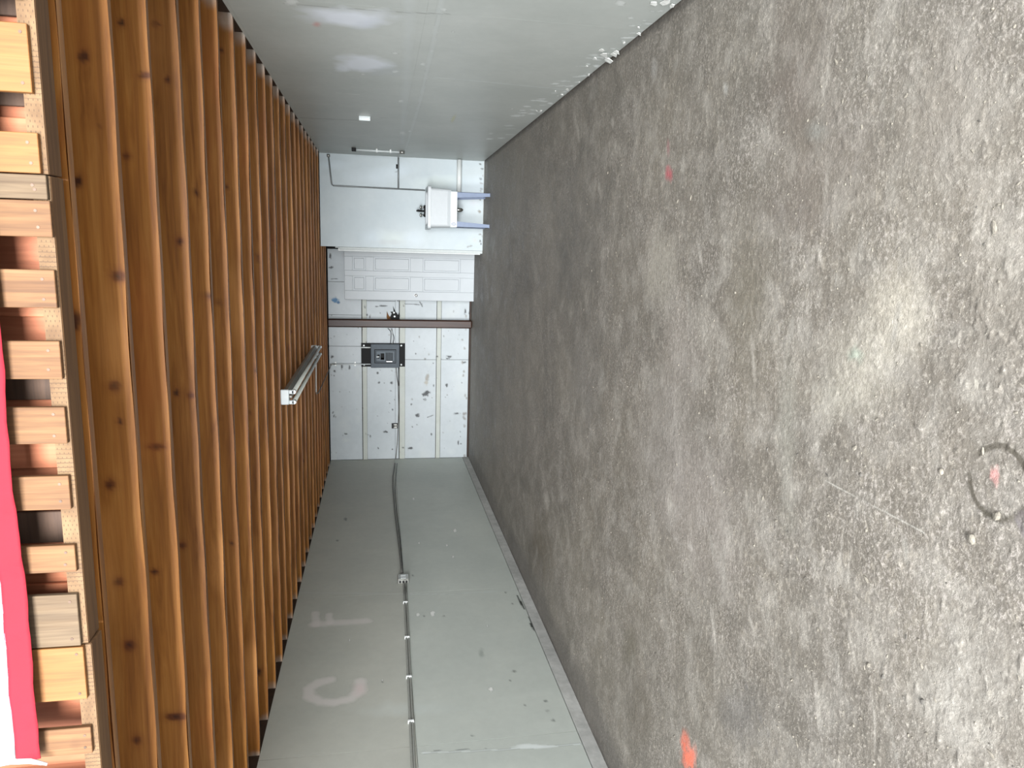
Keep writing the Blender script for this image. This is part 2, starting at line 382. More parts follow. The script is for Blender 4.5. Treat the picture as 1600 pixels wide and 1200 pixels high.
fm.lineuv([(XLf(y)+.12, y) for y in (2., 12.3)], .22, (92, 88, 84), .55, .5, .2, 3)
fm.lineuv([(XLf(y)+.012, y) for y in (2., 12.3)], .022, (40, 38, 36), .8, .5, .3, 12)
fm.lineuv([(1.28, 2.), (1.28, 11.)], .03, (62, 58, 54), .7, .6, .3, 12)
def floor_axis():
    ys = [1.1]; 
    while ys[-1] < 12.6: ys.append(ys[-1]+(.0032 if 1.35 < ys[-1] < 1.72 else max(.007, .007+(ys[-1]-2.0)*.006)))
    return np.array([-5., -3, -1, .3, .8]+ys)
fx = np.concatenate([lin_sp(-4.2, -1.4, .028)[:-1], lin_sp(-1.4, -.52, .008)[:-1], lin_sp(-.52, -.12, .0028)[:-1], lin_sp(-.12, .7, .008)[:-1], lin_sp(.7, 1.6, .02)])
def frel(U, V):
    a = np.exp(-np.maximum(0, V-1.5)*.35)
    return -(np.maximum(0, fbm(U*14, V*14, 5)-.5)*.006+np.maximum(0, fbm(U*38+7, V*38, 9)-.60)*.012)*a*(V > 1.05)
floor = struct(sheet('floor', M['floor'], None, lambda u, v, w_: (u, v, -w_), fx, floor_axis(), .15, fm, relief=frel))

# ------------------------------------------------------------------ ceiling: deck, joists
ceiling = struct(box('ceiling', M['deck'], None, (-3.95, 2.25, H+JH), (1.6, YB+.15, H+JH+.03)))
wall_front = struct(box('wall_front', M['gable'], None, (-3.62, 2.222, H+.075), (XR+.02, 2.248, 3.55)))
jy = [2.291, 2.690, 3.100, 3.543, 3.948, 4.371, 4.809, 5.212, 5.628, 6.028, 6.41]
while jy[-1]+.408 < YB-.02: jy.append(jy[-1]+.408)
KN = (92, 46, 16); KD = (58, 28, 12)
knots = {1: [(130, 88, 7, 8, KD), (122, 284, 7, 9, KD), (186, 432, 11, 9, KN), (180, 603, 8, 8, KN), (188, 659, 4, 4, KD), (172, 757, 7, 8, KN), (185, 909, 7, 6, KN), (202, 1008, 8, 7, KN), (214, 1156, 6, 7, KN), (158, 198, 2, 2, KD)],
         2: [(190, 36, 5, 5, KD), (197, 244, 6, 5, KN), (265, 378, 4, 4, KN), (228, 118, 9, 4, KN), (243, 698, 13, 4, KN), (242, 893, 6, 4, KN), (275, 1120, 14, 5, KN)],
         3: [(262, 124, 4, 5, KN), (281, 377, 5, 6, KN), (276, 614, 4, 5, KD), (299, 618, 5, 5, KN), (285, 852, 5, 5, KN), (250, 38, 2, 2, KD)],
         4: [(316, 880, 3, 10, KD), (307, 300, 3, 4, KN), (330, 466, 9, 3, KN)], 5: [(360, 300, 4, 4, KN), (345, 470, 12, 2, KD), (330, 850, 4, 4, KN)],
         6: [(384, 493, 4, 5, KD), (392, 652, 4, 4, KD), (363, 1000, 4, 4, KN)], 7: [(408, 456, 7, 6, KN), (406, 578, 7, 5, KD), (404, 1050, 4, 5, KD), (392, 910, 4, 4, KN)],
         8: [(425, 262, 4, 6, KD)], 9: [(450, 250, 2, 4, KD)], 0: [(117, 503, 9, 14, KD), (86, 245, 3, 4, KD)]}
for j, yf in enumerate(jy):
    y0 = yf-.040; jm = Marks(1, y0, 0, 2)
    for (x, y, rx, ry, c) in knots.get(j, []):
        jm.blob(x, y, rx*2.6, ry*2.6, (120, 66, 26), .5, .8, .25, 14); jm.blob(x, y, rx*1.4, ry*1.4, c, .95, .4, .25, 20)
        jm.blob(x, y, rx*.4, ry*.4, (40, 20, 10), .8, .5, .2, 20)
    rj = random.Random(100+j)
    for _ in range(rj.randint(2, 4) if j > 4 else rj.randint(0, 1)):
        c = (rj.uniform(-3.4, 1.2), H+rj.uniform(.02, .12)); r = rj.uniform(.012, .024)
        jm.blobuv(c, r*2.2, r*1.8, (150, 88, 40), .5, .8, .25, 14); jm.blobuv(c, r, r, rj.choice([KN, KD]), .85, .5, .25, 20)
    for _ in range(4): jm.blobuv((rj.uniform(-3.5, 1.3), H+rj.uniform(0, .18)), rj.uniform(.2, .5), .08, rj.choice([(186, 112, 50), (222, 158, 92), (170, 98, 44)]), .35, .9, .4, 5)
    xl = XL(y0)-.06
    for xe in (xl, XR+.02):                    # white overspray on the joist ends
        jm.blobuv((xe, H+.015), .10, .10, (206, 200, 190), .75, .9, .35, 16)
    bow = rj.uniform(-.006, .006); ph = rj.uniform(0, 6)
    def fn(u, v, w_, y0=y0, bow=bow, ph=ph):
        return (u, y0+w_+bow*np.sin(u*1.1+ph), v)
    o = sheet('joist', M['joist'], ceiling, fn, lin_sp(xl, XR+.02, .012 if j < 4 else .03), lin_sp(H, H+JH-.001, .012), .040, jm)
    # the wane and slight bow of each underside
    me = o.data; nv = len(me.vertices)
    co = np.empty(nv*3, np.float32); me.vertices.foreach_get('co', co); co = co.reshape(-1, 3)
    low = co[:, 2] < H+.001; co[low, 2] += (.0022*np.sin(co[low, 0]*3.1+ph)+.0015*np.sin(co[low, 0]*11+ph*2)).astype(np.float32)
    ex = co[-8:]; ex[4:, 1] = y0+.040; me.vertices.foreach_set('co', co.ravel()); me.update()

# ------------------------------------------------------------------ left wall: painted sheets, curb
lm = Marks(0, -3.60, 1, 2)
PK = (222, 216, 212)
def stroke(pts, wd=.055, a=.62):
    lm.line(pts, wd, PK, a, .6, .25, 14)
stroke([(492, 981), (572, 976)], .075); stroke([(494, 983), (493, 963)], .05, .62); stroke([(515, 979), (515, 965)], .045, .6)
stroke([(516, 1072), (498, 1076), (484, 1086), (484, 1098), (500, 1107), (525, 1108), (548, 1102), (562, 1090), (563, 1074)], .065, .66)
lm.blob(562, 1085, 14, 18, (226, 196, 196), .35, .9, .4, 10)
for x, y, r in [(646, 777, 2), (711, 829, 3), (698, 853, 2), (655, 849, 2), (708, 872, 2), (653, 966, 3), (676, 964, 4), (761, 984, 2), (546, 1007, 2), (767, 1087, 4), (598, 1072, 2)]:
    lm.blob(x, y, r, r*1.2, (240, 240, 236), .9, .4, .4, 60)
for x, y, r in [(645, 902, 2), (663, 968, 2), (693, 968, 2), (790, 930, 2), (800, 948, 2), (803, 1058, 3), (852, 1106, 3), (855, 1122, 2), (797, 1073, 2), (864, 1138, 3), (820, 1113, 2), (540, 810, 3), (527, 845, 2), (738, 1162, 2), (598, 1075, 2)]:
    lm.blob(x, y, r, r, (92, 96, 92), .7, .5, .4, 60)
lm.blob(752, 1028, 5, 10, (120, 128, 122), .5, .7, .5, 30)
lm.blob(640, 1120, 90, 16, (200, 208, 204), .35, .9, .5, 8)
for x, y in [(808, 935), (813, 945), (826, 970), (829, 980)]: lm.line([(x, y), (x+6, y+12)], .012, (34, 36, 34), .95, .3, .3, 60)
lm.line([(660, 1190), (720, 1188), (800, 1184), (905, 1176)], .010, (216, 222, 220), .9, .5, .5, 12)
lm.line([(680, 1187), (760, 1183)], .004, (110, 116, 112), .7, .4, .3, 12)
lm.blob(828, 1180, 40, 5, (224, 230, 228), .8, .6, .3, 10)
lm.line([(642, 932), (700, 933), (800, 926)], .012, (212, 220, 216), .55, .7, .4, 10)
lm.line([(430, 929), (640, 932)], .03, (190, 192, 188), .35, .8, .4, 10)
def lfn(u, v, w_): return (XL(u)-w_, u, v)
def slab(name, mat, pts, parent=None):          # prism between two xy outlines: pts = [(x, y)...] convex, z0..z1
    ring, z0, z1 = pts
    def b(bm):
        a = [bm.verts.new((x, y, z0)) for x, y in ring]; c = [bm.verts.new((x, y, z1)) for x, y in ring]
        bm.faces.new(a[::-1]); bm.faces.new(c)
        for i in range(len(ring)): k = (i+1) % len(ring); bm.faces.new((a[i], a[k], c[k], c[i]))
    return mk(name, mat, parent, b)
def lring(d0, d1, y0, y1): return [(XL(y0)+d0, y0), (XL(y1)+d0, y1), (XL(y1)+d1, y1), (XL(y0)+d1, y0)]
wall_left = struct(slab('wall_left', M['darkwood'], (lring(-.022, -.14, YF, YB+.15), 0, H+JH)))
seams = [YF, 4.68, 7.14, 9.60, YB-.004]
zmid = 1.30
for a, b in zip(seams, seams[1:]):
    for z0, z1, m_ in ((.105, zmid-.003, 'wall'), (zmid, H-.004, 'wall_up')):
        sheet('drywall_panel', M[m_], wall_left, lfn, lin_sp(a+.0015, b-.0015, .014), lin_sp(z0, z1, .014), .02, lm)
baseboard_left = struct(slab('baseboard_left', M['curb'], (lring(.010, -.022, YF, YB-.002), 0, .098)))

# ------------------------------------------------------------------ right wall
rm = Marks(0, XR, 1, 2)
BW = (226, 231, 240)
rm.blob(540, 28, 72, 19, BW, .8, .6, .5, 6, .05); rm.blob(500, 18, 40, 8, BW, .5, .8, .5, 8, .1); rm.blob(575, 36, 34, 14, (206, 212, 222), .6, .7, .5, 8)
rm.blob(570, 100, 52, 15, BW, .75, .6, .5, 6); rm.blob(600, 112, 40, 10, (176, 182, 186), .5, .8, .4, 8); rm.blob(535, 105, 18, 8, BW, .6, .7, .6, 10)
rm.blob(495, 38, 8, 5, (196, 130, 126), .7, .8, .3, 20)
rm.blob(708, 186, 3, 9, (176, 174, 110), .6, .8, .4, 30, .5)
rm.line([(640, 0), (638, 60), (634, 140), (628, 225)], .045, (192, 198, 198), .32, .9, .4, 8); rm.line([(690, 0), (676, 70), (656, 160), (632, 240)], .02, (196, 202, 202), .3, .7, .5, 12)
rm.line([(446, 6), (520, 12), (640, 20), (700, 22)], .008, (126, 130, 126), .6, .5, .5, 20)
rm.line([(680, 121), (760, 128), (820, 134), (885, 140)], .018, (206, 212, 210), .6, .8, .4, 10)
rm.line([(525, 145), (562, 148)], .012, (220, 222, 216), .6, .6, .5, 30); rm.line([(540, 75), (562, 77)], .008, (220, 222, 216), .6, .6, .5, 30)
rm.line([(470, 184), (560, 188)], .02, (108, 110, 106), .6, .8, .4, 20); rm.line([(595, 184), (604, 184)], .012, (110, 112, 108), .5, .7, .4, 20)
rm.line([(485, 234), (625, 238)], .015, (110, 112, 108), .4, .8, .3, 20)
rm.line([(352, 2), (496, 236)], .012, (190, 190, 178), .35, .8, .2, 20)
for x, y, r in [(617, 83, 3), (626, 158, 3), (567, 116, 2), (629, 208, 3), (618, 112, 3), (640, 205, 2), (660, 100, 3), (675, 80, 2), (708, 50, 2), (455, 3, 8), (695, 15, 3), (800, 170, 2), (818, 180, 2), (872, 150, 2), (970, 5, 6), (985, 28, 4)]:
    rm.blob(x, y, r*1.6, r*.8, (214, 217, 214), .7, .5, .6, 60)
for _ in range(60):
    t = R_.random(); rm.blob(790+t*270+R_.uniform(-30, 0), 218-t*208+R_.uniform(-8, 3), R_.uniform(3, 14), R_.uniform(.8, 2), (226, 230, 228), R_.uniform(.3, .9), .5, .6, 40)
wall_right = struct(box('wall_right', M['darkwood'], None, (XR+.02, YF, 0), (XR+.14, YB+.15, H+JH)))
rseam = [YF, 4.36, 6.10, 8.33, 11.098]
for a, b in zip(rseam, rseam[1:]):
    for z0, z1 in ((.012, 1.2857), (1.2863, H-.004)):
        sheet('drywall_panel', M['wall_r'], wall_right, lambda u, v, w_: (XR+w_, u, v), lin_sp(a+.0004, b-.0004, .014), lin_sp(z0, z1, .014), .018, rm)
box('drywall_panel', M['wall_r'], wall_right, (XR, 11.2, .012), (XR+.018, YB, H-.004))
def flake(bm, c, r, rnd, nrm=Vector((-1, 0, 0))):
    n = rnd.randint(5, 7); u = Vector((0, 1, 0)); v = Vector((0, 0, 1)); c = Vector(c)
    tilt = rnd.uniform(.2, .7)
    ring = []
    for k in range(n):
        a = 2*math.pi*k/n; rr = r*rnd.uniform(.5, 1.2); p = u*math.cos(a)*rr*1.3+v*math.sin(a)*rr*.8
        ring.append(c+p+nrm*(.004+max(0, math.cos(a+tilt*3))*rr*tilt))
    a = [bm.verts.new(p) for p in ring]; b = [bm.verts.new(p-nrm*.004) for p in ring]
    bm.faces.new(a); bm.faces.new(b[::-1])
    for k in range(n): bm.faces.new((a[k], b[k], b[(k+1) % n], a[(k+1) % n]))
fr = random.Random(11)
for (x, y, r) in [(945, 84, .05), (952, 92, .06), (960, 84, .045), (940, 78, .035), (966, 80, .035), (930, 90, .03), (886, 139, .035), (878, 147, .025), (868, 142, .02), (845, 173, .03), (838, 172, .02), (920, 116, .02), (917, 103, .02), (1005, 52, .025), (998, 42, .018), (1040, 2, .04), (1050, 8, .03), (1022, 4, .03), (975, 66, .02), (905, 128, .02)]:
    p = P(x, y, 0, XR-.004); p.z = max(p.z, .03)
    mk('plaster_flake', M['plaster'], wall_right, lambda bm: flake(bm, p, r*.72, fr))

# ------------------------------------------------------------------ back wall: wide boards and flush battens
bmk = Marks(1, YB, 0, 2); BK = (30, 32, 34)
for x, y, rx, ry in [(519, 557, 3, 3), (523, 580, 2, 2), (534, 574, 2, 4), (546, 575, 2, 4), (520, 645, 2, 3), (522, 650, 1.5, 3), (540, 678, 3, 1.6), (590, 583, 2, 2), (592, 598, 2, 2), (612, 598, 2, 3), (611, 611, 2, 1.5), (613, 640, 1.5, 2), (590, 650, 1, 1), (591, 700, 1.5, 1.5), (602, 675, 5, 2), (613, 702, 1.5, 1.5), (630, 699, 2, 1.5),
                     (652, 649, 4, 3), (665, 616, 6, 4), (668, 613, 5, 3), (643, 632, 1.5, 2), (662, 624, 1.5, 1), (641, 700, 4, 2.5), (714, 646, 5, 2), (698, 602, 2, 3), (716, 692, 1.5, 4), (702, 557, 5, 2), (683, 557, 2, 2), (726, 566, 3, 2), (700, 560, 3, 1), (522, 587, 1, 2), (531, 612, 1, 1), (546, 612, 1, 1), (622, 470, 1, 1), (598, 478, 8, 1.5), (588, 479, 4, 1), (573, 492, 2, 2), (578, 495, 1.5, 2.5), (594, 489, 1.5, 1.5), (517, 418, 4, 2), (516, 400, 2, 5), (735, 488, 3, 4), (727, 487, 2, 5)]:
    bmk.blob(x, y, rx, ry, BK, .9, .5, .7, 40)
bmk.blob(668, 590, 4, 9, (150, 146, 136), .9, .5, .6, 30, .25); bmk.blob(666, 598, 3, 5, (170, 164, 150), .8, .5, .6, 30)
bmk.line([(668, 652), (676, 649)], .008, BK, .8); bmk.line([(632, 475), (656, 476)], .007, BK, .85); bmk.line([(656, 472), (660, 479)], .012, BK, .8)
bmk.line([(517, 436), (527, 436)], .006, BK, .9); bmk.line([(620, 541), (632, 541)], .01, (80, 84, 86), .7)
bmk.blob(524, 469, 6, 5, (42, 108, 152), .95, .4, .5, 30); bmk.blob(529, 473, 3, 3, (36, 96, 140), .95, .4, .5, 30)
for _ in range(90):
    r = R_.uniform(.5, 1.6); bmk.blob(R_.uniform(516, 729), R_.uniform(475, 716), r, r*R_.uniform(.6, 2), R_.choice([BK, (96, 100, 100), (130, 130, 124)]), R_.uniform(.4, .9), .5, .6, 40)
for _ in range(26): bmk.blob(R_.uniform(516, 729), R_.uniform(475, 716), R_.uniform(4, 16), R_.uniform(4, 20), (198, 204, 202), R_.uniform(.2, .5), .9, .5, 10)
for _ in range(16): bmk.blob(R_.uniform(722, 729), R_.uniform(475, 716), 2, 3, (110, 100, 88), .6, .6, .6, 40)
bx0 = XL(YB)+.002; bx1 = -.06
wall_back = struct(box('wall_back', M['recess'], None, (XL(YB)-.1, YB+.020, 0), (XR+.02, YB+.15, H+JH)))
def bz(x): return P(x, 640, 1, YB).z
def bX(y, x=640): return P(x, y, 1, YB).x
def bfn(u, v, w_): return (u, YB+w_, v)
rows = [(bz(566.3)+.004, H-.006, [bx0, bX(541, 540), bX(492, 540), bX(440, 520), bx1]), (bz(617.5), bz(574), [bx0, -.9, bx1]), (bz(623.5)+.004, bz(617.5)-.004, [bx0, bx1]),
        (bz(680.6), bz(632.8), [bx0, bX(562, 680), bx1]), (bz(729)-.02, bz(688)-.003, [bx0, bX(562, 700), bx1])]
for z0, z1, xs in rows:
    for i, (a, b) in enumerate(zip(xs, xs[1:])):
        sheet('wall_board', M['white'], wall_back, lambda u, v, w_, k=.0015*(i % 2): (u, YB+w_+k, v), lin_sp(a+.003, b-.003, .011), lin_sp(z0, z1, .011), .0185, bmk)
for a, b in ((574, 566.3), (632.8, 623.5), (688, 680.6)):
    sheet('batten', M['cream'], wall_back, lambda u, v, w_: (u, YB-.004+w_, v), lin_sp(bx0, bx1, .02), lin_sp(bz(a)+.003, bz(b)-.009, .01), .022, bmk)
# brown timber plate along the foot of the back wall
baseboard_back = struct(box('baseboard_back', M['baseboard'], None, (bx0+.02, YB-.05, 0), (bx1, YB-.012, .03), .004))

# ------------------------------------------------------------------ closet wall that juts out at the far right, with the sink
YS = 11.10; XS = -.02
sm = Marks(1, YS, 0, 2)
for _ in range(22): sm.blob(R_.uniform(748, 756), R_.uniform(254, 388), R_.uniform(1, 3), R_.uniform(1, 3), R_.choice([(60, 56, 50), (120, 108, 92)]), .8, .5, .6, 60)
for _ in range(8): sm.blob(R_.uniform(505, 750), R_.uniform(250, 385), R_.uniform(20, 50), R_.uniform(10, 30), R_.choice([(206, 218, 226), (214, 224, 216)]), .4, .9, .4, 4)
sm.blob(610, 378, 40, 5, (182, 186, 188), .5, .9, .5, 12); sm.blob(742, 375, 6, 6, (190, 186, 176), .5, .8, .5, 20); sm.line([(730, 386), (737, 384)], .01, (140, 136, 128), .8)
sm.line([(618, 269), (622, 267)], .01, (120, 124, 124), .6); sm.blob(742, 316, 12, 8, (196, 198, 204), .5, .9, .4, 10)
wall_closet = struct(box('wall_far_right', M['jamb'], None, (XS, YS+.016, 0), (XR+.01, YS+.10, H+.002)))
sheet('wall_board', M['sinkwall'], wall_closet, lambda u, v, w_: (u, YS+w_, v), lin_sp(XS, XR-.003, .012), lin_sp(.01, H-.002, .012), .0155, sm)
# the closet's side wall with its doorway (seen edge-on) and white jamb
wall_side = struct(box('wall_closet_side', M['jamb'], None, (XS, YS+.101, 2.13), (XS+.10, YB+.019, H+.002)))
door_frame = struct(thing('trim_1', 'x', 'x')); del door_frame['label']; del door_frame['category']
for lo, hi in (((XS-.045, YS+.03, 0), (XS-.001, YS+.12, 2.13)), ((XS-.02, YS+.06, 2.131), (XS-.001, YS+.95, 2.19))):
    box('casing', M['jamb'], door_frame, lo, hi, .004)
box('casing', M['pipe'], door_frame, (XS-.062, YS+.125, .02), (XS-.001, YS+.16, 2.15), .004)

# ------------------------------------------------------------------ six-panel door standing open
DY = 12.02; dz0 = P(741, 430, 1, DY).z; dz1 = P(538, 430, 1, DY).z
dxa = P(640, 393.5, 1, DY).x; dxb = P(640, 469.5, 1, DY).x
door = struct(thing('door_1', 'x', 'x', ((dxa+dxb)/2, DY, dz0))); del door['label']; del door['category']
def door_leaf(bm):
    bm_box(bm, (dxb, DY+.014, dz0), (dxa, DY+.045, dz1))
    # stiles and rails stand proud of the recessed panels
    def vz(px): return P(px, 430, 1, DY).z
    def vx(py): return P(640, py, 1, DY).x
    xs = [dxb, vx(455.5), vx(433), vx(424.5), vx(403), dxa]
    zc = [dz0, vz(719), vz(661), vz(641), vz(584), vz(571), vz(551), dz1]
    cols = [(xs[0], xs[1]), (xs[2], xs[3]), (xs[4], xs[5])]
    for a, b in cols: bm_box(bm, (a, DY-.004, dz0), (b, DY+.0145, dz1), .005)
    for a, b in ((zc[0], zc[1]), (zc[2], zc[3]), (zc[4], zc[5]), (zc[6], zc[7])):
        for c, d in ((xs[1], xs[2]), (xs[3], xs[4])): bm_box(bm, (c-.002, DY-.0038, a), (d+.002, DY+.0145, b), .005)
    door_leaf.panels = [(c, d, a, b) for c, d in ((xs[1], xs[2]), (xs[3], xs[4])) for a, b in ((zc[1], zc[2]), (zc[3], zc[4]), (zc[5], zc[6]))]
mk('door_leaf', M['door'], door, door_leaf)
for c, d, a, b in door_leaf.panels:
    mk('door_panel', M['door'], door, lambda bm: bm_box(bm, (c+.022, DY+.001, a+.022), (d-.022, DY+.0145, b-.022), .007))
kn = P(650, 461.5, 1, DY-.03)
def knob(bm):
    bm_tube(bm, [(kn.x, DY-.004, kn.z), (kn.x, DY-.012, kn.z)], .026, 16)
    bm_tube(bm, [(kn.x, DY-.010, kn.z), (kn.x, DY-.030, kn.z), (kn.x, DY-.036, kn.z), (kn.x, DY-.050, kn.z), (kn.x, DY-.062, kn.z), (kn.x, DY-.066, kn.z)], [.010, .010, .018, .024, .020, .008], 16)
mk('door_knob', M['chrome'], door, knob)['label'] = 'chrome door knob'
for px in (562, 636, 710):
    z = P(px, 392, 1, DY).z
    def hg(bm):
        bm_box(bm, (dxa-.012, DY-.010, z-.048), (dxa+.030, DY-.0045, z+.048), .001)
        bm_tube(bm, [(dxa+.008, DY-.014, z-.05), (dxa+.008, DY-.014, z+.05)], .008, 8)
    mk('hinge', M['gloss_white'], door, hg)

# ------------------------------------------------------------------ brown post
pY = 12.26; px0 = P(640, 512.5, 1, pY-.06).x; px1 = P(640, 500, 1, pY-.06).x
tag(box('timber_post', M['post'], None, (px0, pY-.055, 0), (px1, pY+.055, H), .018), 'glossy brown varnished timber post standing floor to ceiling against the white boards', 'post')

# black and tan scrap beside the post
sy = YB-.012
def scrap(pts, th):
    def b(bm):
        q = [P(x, y, 1, sy) for x, y in pts]; a = [bm.verts.new(p) for p in q]; c = [bm.verts.new(p+Vector((0, th, 0))) for p in q]
        bm.faces.new(a); bm.faces.new(c[::-1])
        for i in range(len(a)): k = (i+1) % len(a); bm.faces.new((a[i], c[i], c[k], a[k]))
    return b
tp = P(613, 490, 1, sy)
tr = thing('torn_foil_scrap', 'jagged black and tan scrap fixed to the white boards beside the brown post', 'scrap', (tp.x, sy, tp.z))
mk('black_sheet', M['black'], tr, scrap([(614, 478), (618, 487), (622, 492), (624, 486), (625, 494), (623, 502), (612, 502), (609, 496), (612, 490), (610, 487), (615, 487)], .007))
mk('tan_sheet', M['scrapbrown'], tr, scrap([(604.5, 486), (607, 492), (610, 496), (611, 501), (606, 502), (604, 496)], .006))
for x, y in ((615.5, 488.5), (616.5, 494.5)):
    p = P(x, y, 1, sy); tube('screw', M['gloss_white'], tr, [(p.x, sy-.006, p.z), (p.x, sy, p.z)], .016, 10)

# ------------------------------------------------------------------ electrical panel
ey = YB-.008
def ep(x, y): return P(x, y, 1, ey-.02)
e0 = ep(564.5, 573); e1 = ep(633, 536.5)       # e0: left, top ; e1: right, bottom
xa, xb = e0.x, e1.x; zt, zb = e0.z, e1.z
fuse = thing('breaker_panel', 'dark grey breaker panel on a black backboard beside the brown post', 'electrical panel', ((xa+xb)/2, ey, zb))
box('backboard', M['black'], fuse, (xa, ey-.012, zb), (xb, ey, zt), .002)
g0 = ep(579.5, 573.5); g1 = ep(624, 537)
box('cabinet', M['panelgrey'], fuse, (g0.x, ey-.10, g1.z), (g1.x, ey-.013, g0.z), .006)
gw = g1.x-g0.x; gh = g0.z-g1.z
def rim(bm):
    x0, x1, z0, z1 = g0.x+.22*gw, g1.x-.24*gw, g1.z+.13*gh, g0.z-.15*gh
    y0, y1 = ey-.112, ey-.101; t = .018
    bm_box(bm, (x0, y0, z0), (x0+t, y1, z1), .002); bm_box(bm, (x1-t, y0, z0), (x1, y1, z1), .002)
    bm_box(bm, (x0+t, y0, z0), (x1-t, y1, z0+t), .002); bm_box(bm, (x0+t, y0, z1-t), (x1-t, y1, z1), .002)
mk('door_frame', M['panelgrey'], fuse, rim)
cx, cz = (g0.x+g1.x)/2-.01, (g0.z+g1.z)/2
for dx, dz, hw, hh in ((.005, .045, .05, .03), (-.035, .045, .018, .028)): box('breaker', M['black'], fuse, (cx+dx-hw, ey-.114, cz+dz-hh), (cx+dx+hw, ey-.101, cz+dz+hh), .002)
bx_ = (g0.x+.22*gw, g1.x-.24*gw, g1.z+.13*gh, g0.z-.15*gh)
box('door_shade_line', M['black'], fuse, (bx_[0]-.012, ey-.1008, bx_[2]-.006), (bx_[1]+.010, ey-.1002, bx_[3]+.012))  # thin black plate standing in for the shade line around the frame
box('inner_panel', M['panellight'], fuse, (bx_[0]+.022, ey-.1032, bx_[2]+.022), (bx_[1]-.022, ey-.1009, bx_[3]-.022))
box('breaker', M['black'], fuse, (cx-.03, ey-.114, cz+.09), (cx+.035, ey-.101, cz+.13), .002)
for k in range(6): box('breaker_cover', M['black'], fuse, (cx-.075, ey-.108, cz-.02-k*.021), (cx+.07, ey-.101, cz-.008-k*.021), .001)
box('latch', M['chrome'], fuse, (cx-.085, ey-.116, cz-.12), (cx-.078, ey-.101, cz-.02)); box('switch_handle', M['gloss_white'], fuse, (cx-.01, ey-.122, cz+.10), (cx+.005, ey-.113, cz+.145), .001)
for x, y in ((568.5, 540), (627, 540), (627, 570), (569, 570)):
    p = ep(x, y); tube('screw', M['gloss_white'], fuse, [(p.x, ey-.018, p.z), (p.x, ey-.011, p.z)], .015, 10)

# wires and pipes on the back wall
yy = YB-.014
def wp(*pts, y=None): return [P(a, b, 1, y or yy) for a, b in pts]
yy = YB-.036; tp = P(545, 569, 1, yy); o = thing('conduit', 'thin white conduit dropping from the ceiling into the breaker panel', 'conduit', (tp.x, yy, g0.z))
ctop = P(514, 569.5, 1, yy)
tube('pipe', M['gloss_white'], o, [(tp.x, yy, H-.10), (tp.x, yy, g0.z+.001)], .011); tube('pipe', M['steel'], o, rounded([(tp.x, yy, H-.10), (tp.x, yy, H-.05), (tp.x-.02, yy, H-.03)], .02), .012)
for z in (H-.12, 1.95): box('strap', M['steel'], o, (tp.x-.03, YB-.004, z), (tp.x+.03, YB-.0005, z+.02))
q = P(571, 543, 1, yy); tag(tube('conduit', M['pipe'], None, [(q.x, yy, zt+.002), (q.x, yy, g0.z+.002)], .012), 'short white pipe stub entering the breaker panel, beside the long thin conduit', 'conduit')
yy = YB-.014
def cable(name, label, pts, r, mat, rad=.05, cat='cable', group=None):
    return tag(tube(name, M[mat], None, rounded(pts, rad), r, 6), label, cat, group)
cable('cable', 'dark cable nearer the ceiling, looping from the brown post to the breaker panel', wp((606, 513), (611, 518), (611, 526), (610, 537)), .007, 'cabledark')
cable('cable', 'dark cable nearer the floor, running from the brown post to the breaker panel', wp((612, 513), (613, 520), (616, 527), (614, 537)), .007, 'cabledark')
cable('cable', 'white cable curling between the brown post and the breaker panel', wp((609, 513), (613, 519), (613, 537), y=yy-.012), .005, 'pipe')
cable('cable', 'grey cable sagging across the white boards from breaker panel to side wall', wp((619, 573), (620, 590), (622, 600), (623, 640), (622, 664), (621, 690), (618, 720), y=YB-.02), .008, 'cable')
cable('cable', 'thin dark cable dropping from the breaker panel beside the grey one', wp((622.5, 573), (622, 592), (623, 603), y=YB-.03), .006, 'cabledark')
# outlet on the back wall
q = P(617, 665.5, 1, YB-.03); ob = thing('wall_outlet', 'small pale outlet box on the white back boards between breaker panel and side wall', 'outlet', (q.x, YB-.004, q.z-.05))
box('box_body', M['cream'], ob, (q.x-.045, YB-.038, q.z-.05), (q.x+.045, YB-.005, q.z+.055), .005); box('faceplate', M['steel'], ob, (q.x-.035, YB-.041, q.z-.035), (q.x+.035, YB-.0385, q.z+.02), .001)
for d in (-.014, .014): box('socket', M['black'], ob, (q.x-.02, YB-.0425, q.z+d-.012), (q.x+.02, YB-.0412, q.z+d+.004))

# ------------------------------------------------------------------ conduit and outlet along the left wall
def lp(x, y, off=.02):
    p = P(x, y, 0, -3.6)
    for _ in range(4): p = P(x, y, 0, XL(p.y)+off)
    return p
cable('cable', 'grey cable from the far corner to the metal outlet box on the lettered wall', [lp(617, 724), lp(614, 745), lp(614, 762), lp(617, 800), lp(623, 850), lp(627, 885), lp(628, 895)], .011, 'cable')
cable('cable', 'thin dark wire lying beside the grey cable on the lettered side wall', [lp(620.5, 724), lp(617, 762), lp(620, 800), lp(626, 850), lp(629.5, 895)], .005, 'cabledark')
bq = lp(630, 904, .03); by0, by1 = lp(630, 911).y, lp(630, 896).y
lb = thing('wall_outlet', 'metal surface outlet box where the conduits meet on the wall lettered C F', 'outlet', (bq.x, bq.y, bq.z-.06))
xw = XL(bq.y)
box('box_body', M['steel'], lb, (xw+.002, bq.y-.065, bq.z-.06), (xw+.05, bq.y+.065, bq.z+.06), .006)
box('faceplate', M['chrome'], lb, (xw+.051, bq.y-.062, bq.z-.057), (xw+.054, bq.y+.062, bq.z+.057), .001)
for d in (-.03, .03): box('receptacle', M['gloss_white'], lb, (xw+.0545, bq.y+d-.018, bq.z-.028), (xw+.058, bq.y+d+.018, bq.z+.028), .002)
